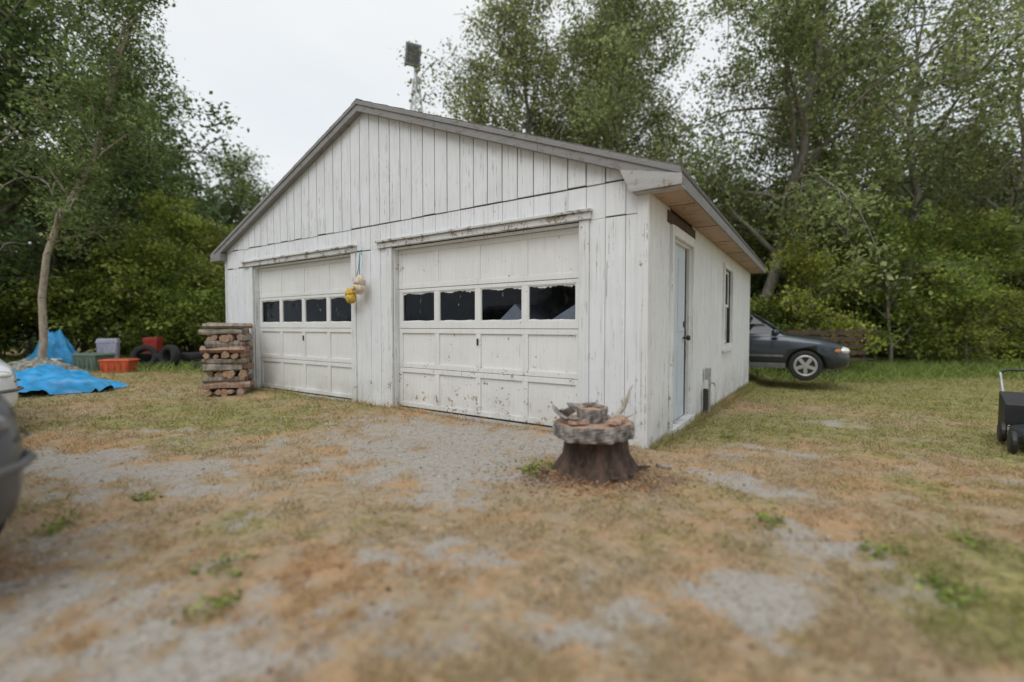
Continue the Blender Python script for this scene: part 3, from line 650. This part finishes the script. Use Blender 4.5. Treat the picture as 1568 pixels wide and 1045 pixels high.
def slab(cx,cy,z,L,wd,th,yaw,pitch,m,curve=.0,roll=0):
    Mx=Matrix.Translation((cx,cy,z))@Matrix.Rotation(yaw,4,'Z')@Matrix.Rotation(pitch,4,'Y')@Matrix.Rotation(roll,4,'X')
    n=9; q=np.random.RandomState(int(abs(cx*991+cy*77+z*13)*100)%9999)
    vs=[];fs=[]
    for i in range(n+1):
        x=-L/2+L*i/n; w2=wd/2*(1+.3*q.normal()*.5)*(1-.6*abs(i/n-.5)); zc=curve*(i/n-.5)**2*4
        vs+=[Mx@Vector((x,-w2,zc)),Mx@Vector((x,w2,zc+.005)),Mx@Vector((x,w2*.9,zc+th)),Mx@Vector((x,-w2*.9,zc+th+.004*q.normal()))]
    for i in range(n):
        b=i*4
        for k in range(4): fs.append((b+k,b+(k+1)%4,b+4+(k+1)%4,b+4+k))
    fs+=[(0,3,2,1),(n*4,n*4+1,n*4+2,n*4+3)]; mb.add(vs,fs,m)
slab(-.24,-.08,.455,.28,.10,.025,2.2,-.2,0,.04,.6); slab(-.22,.06,.47,.26,.08,.02,1.9,.3,0,.03,.8)
slab(-.06,.16,.50,.26,.10,.022,.3,.05,0,.02,.3); slab(.14,-.13,.437,.22,.10,.025,1.0,0,2,.008,.05); slab(.19,.06,.445,.16,.06,.025,1.5,.05,3)
slab(-.14,-.17,.44,.15,.07,.022,.4,0,2,.005); slab(.10,.15,.47,.2,.06,.02,1.2,.25,0,.01,.4)
slab(-.03,.05,.545,.12,.05,.018,.8,.05,0); slab(.04,-.0,.54,.09,.04,.015,2.1,0,0)
q2=random.Random(4)
for _ in range(26): slab(.0+q2.gauss(0,.26),q2.gauss(-.02,.15),.0+q2.uniform(0,.03),q2.uniform(.05,.13),q2.uniform(.02,.05),.012,q2.uniform(0,6),q2.uniform(-.2,.2),q2.choice([0,1,1,1]))
mb.tube([(.13,.02,.44),(.19,.02,.47),(.235,.01,.54),(.26,0,.62),(.275,0,.68),(.30,0,.72)],[.018,.022,.017,.013,.009,.003],8,3)
mb.tube([(.235,.01,.54),(.215,.0,.59),(.225,0,.62)],[.013,.008,.002],6,3); mb.tube([(.19,.02,.47),(.25,-.02,.46),(.30,-.04,.49)],[.015,.01,.003],6,3)
mb.obj('stump_slab',[M_sb,M_redb,M_cut,simple('gray_driftwood',(.42,.38,.33),.85,scale=30,var=.3)],S,bevel=.0)
# ------------------------------------------------------------------ firewood stack
FX,FY=-4.80,7.72; FS=empty('firewood_stack',(FX,FY,float(ground_h(FX,FY))),math.radians(20))
mb=MB(); q=random.Random(9)
def splitlog(M,L,r,m):
    n=q.choice([5,6,7]); base=[(r*q.uniform(.75,1.15)*math.cos(2*math.pi*k/n+.3),r*q.uniform(.6,1.0)*math.sin(2*math.pi*k/n+.3)) for k in range(n)]
    vs=[];K=5
    for i in range(K):
        x=-L/2+L*i/(K-1); ox,oz=q.uniform(-.008,.008),q.uniform(-.008,.008); s=q.uniform(.9,1.08)
        for (a,b) in base: vs.append(M@Vector((x+q.uniform(-.006,.006),a*s+ox,b*s+oz)))
    fs=[]
    for i in range(K-1):
        for k in range(n): fs.append((i*n+k,i*n+(k+1)%n,(i+1)*n+(k+1)%n,(i+1)*n+k))
    mb.add(vs,fs,m); mb.add(vs[:n],[tuple(range(n-1,-1,-1))],2); mb.add(vs[-n:],[tuple(range(n))],2)
z=.055; lay=0
while z<1.15:
    for j in range(5):
        o=-.24+j*.12+q.uniform(-.02,.02); L=.60*q.uniform(.85,1.15); r=q.uniform(.05,.078)
        if lay%3==0: Mx=Matrix.Translation((o,q.uniform(-.05,.05),z+q.uniform(-.01,.01)))@Matrix.Rotation(math.pi/2,4,'Z')
        else: Mx=Matrix.Translation((q.uniform(-.05,.05),o,z+q.uniform(-.01,.01)))
        Mx=Mx@Matrix.Rotation(q.uniform(-.1,.1),4,'Z')@Matrix.Rotation(q.uniform(0,3),4,'X'); splitlog(Mx,L,r,q.choice([0,0,1,1,3]))
    z+=.098; lay+=1
mb.obj('split_logs',[barkmat('log_bark',(.16,.135,.11),(.40,.35,.30)),barkmat('split_face',(.26,.16,.12),(.48,.33,.25)),M_cut,barkmat('gray_split_face',(.25,.21,.17),(.45,.40,.34))],FS,bevel=.004)
# ------------------------------------------------------------------ cars
def carpaint(name,c,metal=.4,rough=.28,coat=.6):
    t=NT(name); n=t.noise(3,4); t.col(t.mix(t.ramp(n,.4,.7,0,.35),c,tuple(x*.8+.03 for x in c))); t.rough(rough); t.b.inputs['Metallic'].default_value=metal; t.b.inputs['Coat Weight'].default_value=coat; t.b.inputs['Coat Roughness'].default_value=.12; return t.mat
M_tire=simple('tire_rubber',(.022,.022,.022),.85); M_rim=simple('alloy_rim',(.5,.5,.52),.35,.8,.1)
tt_=NT('car_window_glass'); tt_.col((.015,.018,.02)); tt_.rough(.06); M_cg=tt_.mat
tt_=NT('headlight_lens'); tt_.col((.66,.67,.66)); tt_.rough(.12); tt_.b.inputs['Coat Weight'].default_value=1; M_hl=tt_.mat
tt_=NT('smoked_headlight_lens'); tt_.col((.10,.105,.11)); tt_.rough(.1); tt_.b.inputs['Coat Weight'].default_value=1; M_hls=tt_.mat
M_amb=simple('amber_lens',(.55,.22,.03),.2); M_clad=simple('lower_cladding',(.12,.12,.12),.6); M_red=simple('red_lens',(.4,.02,.02),.2); M_plate=simple('plate',(.6,.6,.6),.5)
def make_car(name,X,Y,yaw,paint,kind=0,sc=1):
    e=empty(name,(X,Y,float(ground_h(X,Y))),yaw); e.scale=(1,1,sc)
    mb=MB(); st=[(2.30,.36,.60,.50),(2.27,.30,.66,.66),(2.18,.25,.73,.79),(2.0,.23,.81,.865),(1.65,.22,.895,.895),(1.0,.22,.985,.90),(.3,.22,1.0,.905),(-.6,.22,1.01,.905),(-1.5,.22,1.02,.90),(-2.0,.24,1.01,.87),(-2.2,.28,.96,.82),(-2.28,.36,.85,.72)]
    if kind==0: st=[(x,zb+.05,zt+.05*min(1,(2.35-x)*2) if x>0 else zt+.05,w) for x,zb,zt,w in st]
    rings=[]
    for (x,zb,zt,w) in st:
        h=zt-zb
        half=[(w*.86,zb),(w*.97,zb+.06),(w,zb+h*.30),(w*1.0,zb+h*.55),(w*.975,zb+h*.80),(w*.93,zb+h*.94),(w*.82,zt),(w*.45,zt+.03)]
        rings.append([(x,a,b) for a,b in half]+[(x,0,zt+.038)]+[(x,-a,b) for a,b in reversed(half)])
    n=len(rings[0]); vs=[p for r_ in rings for p in r_]; fs=[]
    for i in range(len(st)-1):
        for k in range(n): fs.append((i*n+k,i*n+(k+1)%n,(i+1)*n+(k+1)%n,(i+1)*n+k))
    fs.append(tuple(range(n-1,-1,-1))); fs.append(tuple((len(st)-1)*n+k for k in range(n)))
    mb.add(vs,fs,0); body=mb.obj('body',[paint,M_black],e,smooth=True)
    cut=MB()
    for wx in (1.40,-1.36):
        for s in (1,-1):
            cut.lathe([(.395,-.16),(.395,.16)],28,0,Matrix.Translation((wx,s*.86,.33)),axis='y')
    co=cut.obj('wheel_cut',[M_black])
    for o in (body,co):
        bm=bmesh.new(); bm.from_mesh(o.data); bmesh.ops.recalc_face_normals(bm,faces=bm.faces); bm.to_mesh(o.data); bm.free()
    co.parent=e
    md_=body.modifiers.new('cut','BOOLEAN'); md_.operation='DIFFERENCE'; md_.object=co; md_.solver='EXACT'
    bpy.context.view_layer.update()
    dg=bpy.context.evaluated_depsgraph_get(); me=bpy.data.meshes.new_from_object(body.evaluated_get(dg)); body.modifiers.clear(); body.data=me
    bpy.data.objects.remove(co)
    mb=MB()
    def ring(z,x0,x1,w,r=.22):
        pts=[]
        for (sx,sy,a0) in [(x1,w,0),(x0,w,90),(x0,-w,180),(x1,-w,270)]:
            cx=sx-(r if sx>x0 else -r); cy=sy-(r if sy>0 else -r)
            for k in range(5):
                a=math.radians(a0+k*22.5); pts.append((cx+r*math.cos(a),cy+r*math.sin(a),z))
        return pts
    up=.12 if kind==0 else 0
    rg=[ring(.99,-2.12,1.12,.84,.15),ring(1.05,-2.08,1.0,.825,.15),ring(1.22+up*.5,-2.0,.66,.775,.15),ring(1.38+up,-1.92,.34,.72,.15),ring(1.44+up,-1.84,.16,.68,.15),ring(1.475+up,-1.6,-.1,.52,.15),ring(1.485+up,-1.3,-.4,.2,.1)]
    n=20
    for i in range(len(rg)-1):
        mb.add(rg[i]+rg[i+1],[(k,(k+1)%n,n+(k+1)%n,n+k) for k in range(n)],1 if i in(1,2) else 0)
    mb.add(rg[-1],[tuple(range(n))],0); mb.add(rg[0],[tuple(range(n))],0)
    for s in (1,-1):
        for (xa,xb) in [(1.0,.34),(-.25,-.25),(-1.15,-1.12),(-2.0,-1.85)]:
            mb.tube([(xa-.03 if xa>.9 else xa,s*.825*(.97 if abs(xa)>.9 and xa!=-1.15 else 1),1.04),((xa+xb)/2,s*.775,1.22+up*.5),(xb-.02,s*.725,1.385+up)],.026,6,0)
        mb.tube([(.2,s*.66,1.47+up),(-.8,s*.66,1.50+up),(-1.7,s*.64,1.48+up)],.018,6,2)
        mb.lathe([(.02,-.09),(.07,-.07),(.085,0),(.07,.07),(.02,.09)],12,0,Matrix.Translation((.78,s*.98,1.08))@Matrix.Rotation(math.pi/2,4,'X'))
    mb.obj('cabin',[paint,M_cg,M_black],e,smooth=True)
    mb=MB()
    for wx in (1.40,-1.36):
        for s in (1,-1):
            Mx=Matrix.Translation((wx,s*.80,.335))
            mb.lathe([(.24,-.10),(.31,-.105),(.335,-.08),(.338,0),(.335,.08),(.31,.105),(.24,.10)],32,0,Mx,axis='y')
            mb.lathe([(.05,s*.085),(.235,s*.09)],28,2,Mx,axis='y')
            for k in range(5):
                a=2*math.pi*k/5+.3; Mq=Mx@Matrix.Rotation(a,4,'Y'); mb.box(.03,.235,s*.108-.012,s*.108+.012,-.038,.038,1,Mq)
            rim=[(.215+.03*math.cos(t),.108*s+.02*math.sin(t)) for t in np.linspace(0,2*math.pi,9)]
            mb.lathe(rim,28,1,Mx,axis='y'); mb.f=mb.f[:-2]; mb.m=mb.m[:-2]
            mb.lathe([(.065,s*.11-.02),(.055,s*.11+.02)],14,1,Mx,axis='y')
    mb.obj('wheels',[M_tire,M_rim,M_black],e,smooth=False)
    mb=MB()
    def ellip(cx,cy,cz,a,b,c,m,yw=0):
        Mx=Matrix.Translation((cx,cy,cz))@Matrix.Rotation(yw,4,'Z')@Matrix.Diagonal((a,b,c,1)); pr=[(math.cos(t),math.sin(t)) for t in np.linspace(-1.45,1.45,9)]; mb.lathe(pr,16,m,Mx)
    for s in (1,-1):
        if kind==0:
            ellip(2.11,s*.64,.68,.16,.18,.095,0,-s*.5); ellip(2.03,s*.79,.675,.10,.06,.055,1,-s*.9); ellip(2.22,s*.58,.42,.05,.08,.05,0)
        else:
            ellip(2.10,s*.62,.68,.15,.17,.06,0,-s*.5)
            mb.tube([(1.82,s*.905,.50),(2.02,s*.885,.50),(2.17,s*.80,.50),(2.26,s*.68,.50),(2.30,s*.50,.50),(2.31,0,.50)],.020,8,4)
            mb.tube([(1.82,s*.90,.60),(2.02,s*.88,.60),(2.16,s*.79,.60),(2.25,s*.66,.60),(2.29,s*.48,.59)],.006,6,2)
        ellip(-2.2,s*.75,.82,.07,.10,.14,3)
        for xx in (.72,-.22,-1.12): mb.box(xx-.004,xx+.004,s*.9-.012,s*.9+.010,.34,.97,2)
        mb.box(-1.0,1.0,s*.895-.02,s*.895+.022,.26,.38,4); mb.box(-.95,.95,s*.9,s*.925,.52,.57,4)
        for xx in (.0,-.95): mb.box(xx-.09,xx+.09,s*.89,s*.93,.80,.835,2)
    mb.box(2.2,2.292,-.36,.36,.52,.62,2); mb.box(2.18,2.31,-.5,.5,.36,.46,2); mb.box(2.2,2.325,-.45,.45,.46,.475,4); mb.box(2.25,2.318,-.15,.15,.40,.455,5); mb.box(-2.31,-2.2,-.7,.7,.38,.52,4)
    mb.obj('lamps_and_trim',[M_hl if kind!=1 else M_hls,M_amb,M_black,M_red,M_clad,M_plate],e,smooth=True,bevel=.006)
    return e
make_car('parked_car',-4.44,2.18,math.radians(-25.5),carpaint('gray_car_paint',(.07,.075,.085),.3,.35,.3),1,1.08)
make_car('parked_car',-7.75,5.2,math.radians(-25),carpaint('white_car_paint',(.72,.74,.76),0),2,.93)
make_car('parked_suv',6.05,12.1,math.radians(-29),carpaint('dark_blue_car_paint',(.035,.045,.058),.5,.3),0,1.04)
# ------------------------------------------------------------------ yard clutter
def lump(name,X,Y,rx,ry,h,matl,seed,n=36):
    u=np.linspace(-1,1,n); A,Bb=np.meshgrid(u,u); d=np.sqrt(A**2+Bb**2)
    edge_=1+.25*(fnoise(A*2+seed,Bb*2,1.1,seed,2)-.5)*2
    hh=np.clip(1-(d/edge_)**2,0,1)**.7*h*(.35+1.3*fnoise(A+seed,Bb,2.2,seed,4))
    hh+=np.abs(fnoise(A,Bb,5,seed+3,3)-.5)*.25*h; hh*=(d<edge_*1.05)
    Pv=np.stack([A*rx*edge_,Bb*ry*edge_,hh+.01],-1).reshape(-1,3); idx=np.arange(n*n).reshape(n,n)
    keep=(d[:-1,:-1]<1.0)
    Fq=np.stack([idx[:-1,:-1],idx[:-1,1:],idx[1:,1:],idx[1:,:-1]],-1)[keep]
    o=link(name,np_mesh(name,Pv,Fq,[matl],None,False)); o.location=(X,Y,float(ground_h(X,Y))); return o
M_tarp=simple('blue_tarp',(.03,.30,.62),.45,0,.3,6)
lump('blue_tarp',-8.3,8.15,1.1,.75,.36,M_tarp,3)
lump('blue_tarp',-12.2,12.2,.7,.5,.85,M_tarp,8)
lump('debris_pile',-11.4,11.0,.9,.5,.35,simple('mixed_debris',(.22,.22,.19),.8,0,.8,12),12)
def tote(name,X,Y,w,d_,h,yaw,c,lid=True):
    mb=MB()
    p=lambda s,z:[(-w/2*s,-d_/2*s,z),(w/2*s,-d_/2*s,z),(w/2*s,d_/2*s,z),(-w/2*s,d_/2*s,z)]
    mb.hexa(p(.86,0)+p(1,h)); mb.hexa(p(1.06,h*.93)+p(1.06,h*1.0+.003))
    for i in range(5): xx=-w*.4+i*w*.2; mb.box(xx-.01,xx+.01,-d_/2*.99-.006,-d_/2*.9,.06,h*.88)
    if lid: mb.hexa(p(1.02,h*1.01)+p(.94,h*1.1))
    return mb.obj(name,[simple(name+'_plastic',c,.5,0,.2)],None,bevel=.012,loc=(X,Y,float(ground_h(X,Y))),rot=(0,0,yaw))
tote('orange_storage_tote',-9.9,11.5,.65,.45,.30,.2,(.55,.10,.04)); tote('green_storage_tote',-10.9,11.9,.75,.5,.42,-.2,(.13,.19,.15)); tote('white_storage_tote',-11.4,12.9,.45,.35,.75,.5,(.5,.5,.62)); tote('red_storage_tote',-11.0,14.0,.4,.3,.75,.1,(.45,.05,.04)); tote('white_storage_tote',-9.75,10.0,.4,.3,.18,.9,(.5,.52,.52)); tote('white_storage_tote',-11.9,11.7,.5,.4,.3,.4,(.6,.62,.65))
def tire(X,Y,z,r=.33,yaw=0,tilt=0):
    mb=MB(); mb.lathe([(r*.6,-.09),(r*.9,-.105),(r,-.07),(r,.07),(r*.9,.105),(r*.6,.09),(r*.55,.05),(r*.55,-.05),(r*.6,-.09)],24,0)
    mb.f=mb.f[:-2]; mb.m=mb.m[:-2]
    mb.obj('old_tire',[M_tire],None,smooth=True,loc=(X,Y,float(ground_h(X,Y))+z),rot=(tilt,0,yaw))
for X,Y in [(-10.4,12.9),(-9.7,12.8),(-9.0,12.9),(-8.4,13.0)]:
    tire(X,Y,.10); tire(X+.03,Y,.31)
tire(-10.05,12.5,.33,tilt=1.3,yaw=.3); tire(-8.1,12.2,.10); tire(-9.3,12.4,.33,tilt=1.45,yaw=-.4)
e=empty('utility_trailer',(9.3,14.3,float(ground_h(9.3,14.3))),.1); mb=MB()
mb.box(-1.3,1.3,-.7,.7,.5,.56,0)
for s in (-.7,.7):
    for zz in (.68,.88,1.08,1.28): mb.box(-1.3,1.3,s-.015,s+.015,zz,zz+.12,0)
    for xx in (-1.25,-.45,.45,1.25): mb.box(xx-.03,xx+.03,s-.045*(1 if s>0 else -1)-.02,s-.045*(1 if s>0 else -1)+.02,.56,1.42,1)
    mb.lathe([(.18,-.09),(.30,-.09),(.32,0),(.30,.09),(.18,.09)],20,1,Matrix.Translation((0,s*1.2,.32)),axis='y')
mb.tube([(1.3,0,.52),(2.2,0,.45)],.04,8,1); mb.obj('trailer_bed',[simple('rusty_red_paint',(.085,.05,.042),.8,0,.5),M_black],e)
# ------------------------------------------------------------------ lawn mower (right edge)
MX,MY=5.36,4.55; e=empty('lawn_mower',(MX,MY,float(ground_h(MX,MY))),math.radians(-130)); mb=MB()
mb.lathe([(.27,.10),(.28,.16),(.26,.22),(.16,.25),(.05,.26)],24,0,Matrix.Diagonal((1.2,.95,1,1)))
mb.box(-.36,.36,-.2,.2,.13,.2,0)
for x in (-.3,.3):
    for s in (-.27,.27): mb.lathe([(.03,-.03),(.09,-.03),(.115,-.015),(.115,.015),(.09,.03),(.03,.03)],18,1,Matrix.Translation((x,s,.115)),axis='y')
mb.lathe([(.12,.25),(.13,.30),(.12,.37),(.08,.40)],20,2); mb.box(-.08,.12,-.1,.12,.26,.36,1); mb.lathe([(.04,.4),(.045,.43)],12,1)
mb.hexa([(-.3,-.25,.2),(-.75,-.25,.12),(-.75,.25,.12),(-.3,.25,.2),(-.3,-.25,.42),(-.72,-.25,.52),(-.72,.25,.52),(-.3,.25,.42)],1)
for s in (-.22,.22): mb.tube([(-.3,s,.18),(-.7,s,.48),(-.95,s,.72)],.013,8,3)
mb.tube([(-.95,-.22,.72),(-.98,-.15,.75),(-.98,.15,.75),(-.95,.22,.72)],.015,8,1)
mb.obj('mower',[simple('mower_deck',(.03,.035,.04),.4),M_black,simple('mower_blue',(.02,.12,.35),.4),M_metal],e,bevel=.006)
# ------------------------------------------------------------------ light tower behind
TX,TY=-3.72,18.0; e=empty('floodlight_tower',(TX,TY,0),.3); mb=MB(); Ht=10.75
legs=[(math.cos(a),math.sin(a)) for a in (0.3,2.4,4.5)]
rad_=lambda z:1.3*(1-z/Ht)+.11
for (c,s) in legs: mb.tube([(c*rad_(0),s*rad_(0),0),(c*rad_(Ht),s*rad_(Ht),Ht)],.036,6,0)
z=0
while z<Ht-.3:
    z2=min(z+.75*max(.5,rad_(z)*1.2),Ht)
    for i in range(3):
        a=legs[i];b=legs[(i+1)%3]
        mb.tube([(a[0]*rad_(z),a[1]*rad_(z),z),(b[0]*rad_(z2),b[1]*rad_(z2),z2)],.016,4,0); mb.tube([(a[0]*rad_(z2),a[1]*rad_(z2),z2),(b[0]*rad_(z2),b[1]*rad_(z2),z2)],.016,4,0)
    z=z2
mb.tube([(0,0,Ht-.4),(0,0,Ht+.55)],.07,8,0); mb.tube([(0,0,Ht+.3),(-.12,-.1,Ht+.5)],.04,6,0)
Mx=Matrix.Translation((-.12,-.12,Ht+.78))@Matrix.Rotation(.25,4,'X')@Matrix.Rotation(.06,4,'Y')@Matrix.Scale(.86,4)
mb.box(-.31,.31,-.16,.2,-.40,.40,1,Mx); mb.box(-.34,.34,-.19,-.162,-.43,.43,2,Mx); mb.box(-.25,.25,-.2,-.192,-.34,.34,3,Mx)
for k in range(5): mb.box(-.28,.28,.2,.26,-.32+k*.15,-.30+k*.15,1,Mx)
mb.obj('tower',[simple('white_tower_paint',(.6,.61,.62),.6),simple('lamp_housing',(.12,.12,.14),.6),simple('lamp_frame',(.2,.2,.23),.6),simple('lamp_face',(.08,.08,.09),.2)],e)
# ------------------------------------------------------------------ world / sun
w=bpy.data.worlds.new('World'); scene.world=w; w.use_nodes=True; nt=w.node_tree; N=nt.nodes; bg=N['Background']
sky=N.new('ShaderNodeTexSky'); sky.sky_type='NISHITA'; sky.sun_disc=False; sky.sun_elevation=math.radians(55); sky.sun_rotation=math.radians(210); sky.dust_density=3
hs=N.new('ShaderNodeHueSaturation'); hs.inputs['Saturation'].default_value=.2; nt.links.new(sky.outputs[0],hs.inputs['Color'])
tc=N.new('ShaderNodeTexCoord'); mp=N.new('ShaderNodeMapping'); mp.inputs['Scale'].default_value=(1,1,2.2); nt.links.new(tc.outputs['Generated'],mp.inputs[0])
nz=N.new('ShaderNodeTexNoise'); nz.inputs['Scale'].default_value=2.2; nz.inputs['Detail'].default_value=3; nt.links.new(mp.outputs[0],nz.inputs['Vector'])
cr=N.new('ShaderNodeValToRGB'); cr.color_ramp.elements[0].position=.3; cr.color_ramp.elements[0].color=(.84,.89,.94,1); cr.color_ramp.elements[1].position=.7; cr.color_ramp.elements[1].color=(.98,.995,1,1); nt.links.new(nz.outputs['Fac'],cr.inputs[0])
ml=N.new('ShaderNodeVectorMath'); ml.operation='SCALE'; ml.inputs['Scale'].default_value=10.2; nt.links.new(cr.outputs[0],ml.inputs[0])
mx=N.new('ShaderNodeMix'); mx.data_type='RGBA'; mx.inputs[0].default_value=.9; nt.links.new(hs.outputs[0],mx.inputs[6]); nt.links.new(ml.outputs[0],mx.inputs[7])
nt.links.new(mx.outputs[2],bg.inputs[0]); bg.inputs[1].default_value=.1
sl=bpy.data.lights.new('sun','SUN'); sl.energy=1.4; sl.angle=math.radians(45); sl.color=(1,.985,.965); so=bpy.data.objects.new('sun',sl); scene.collection.objects.link(so); so.rotation_euler=(math.radians(35),0,math.radians(-30))
# ------------------------------------------------------------------ camera
cd=bpy.data.cameras.new('camera'); cam=bpy.data.objects.new('camera',cd); scene.collection.objects.link(cam); scene.camera=cam
cd.sensor_width=36; cd.lens=700/1568*36; cd.clip_end=500; cd.clip_start=.05
cam.location=(0,0,1.16); cam.rotation_euler=(math.radians(90-1.84),0,0)
cd.dof.use_dof=True; cd.dof.focus_distance=5.8; cd.dof.aperture_fstop=.42
print('faces',sum(len(o.data.polygons) for o in scene.objects if o.type=='MESH'))
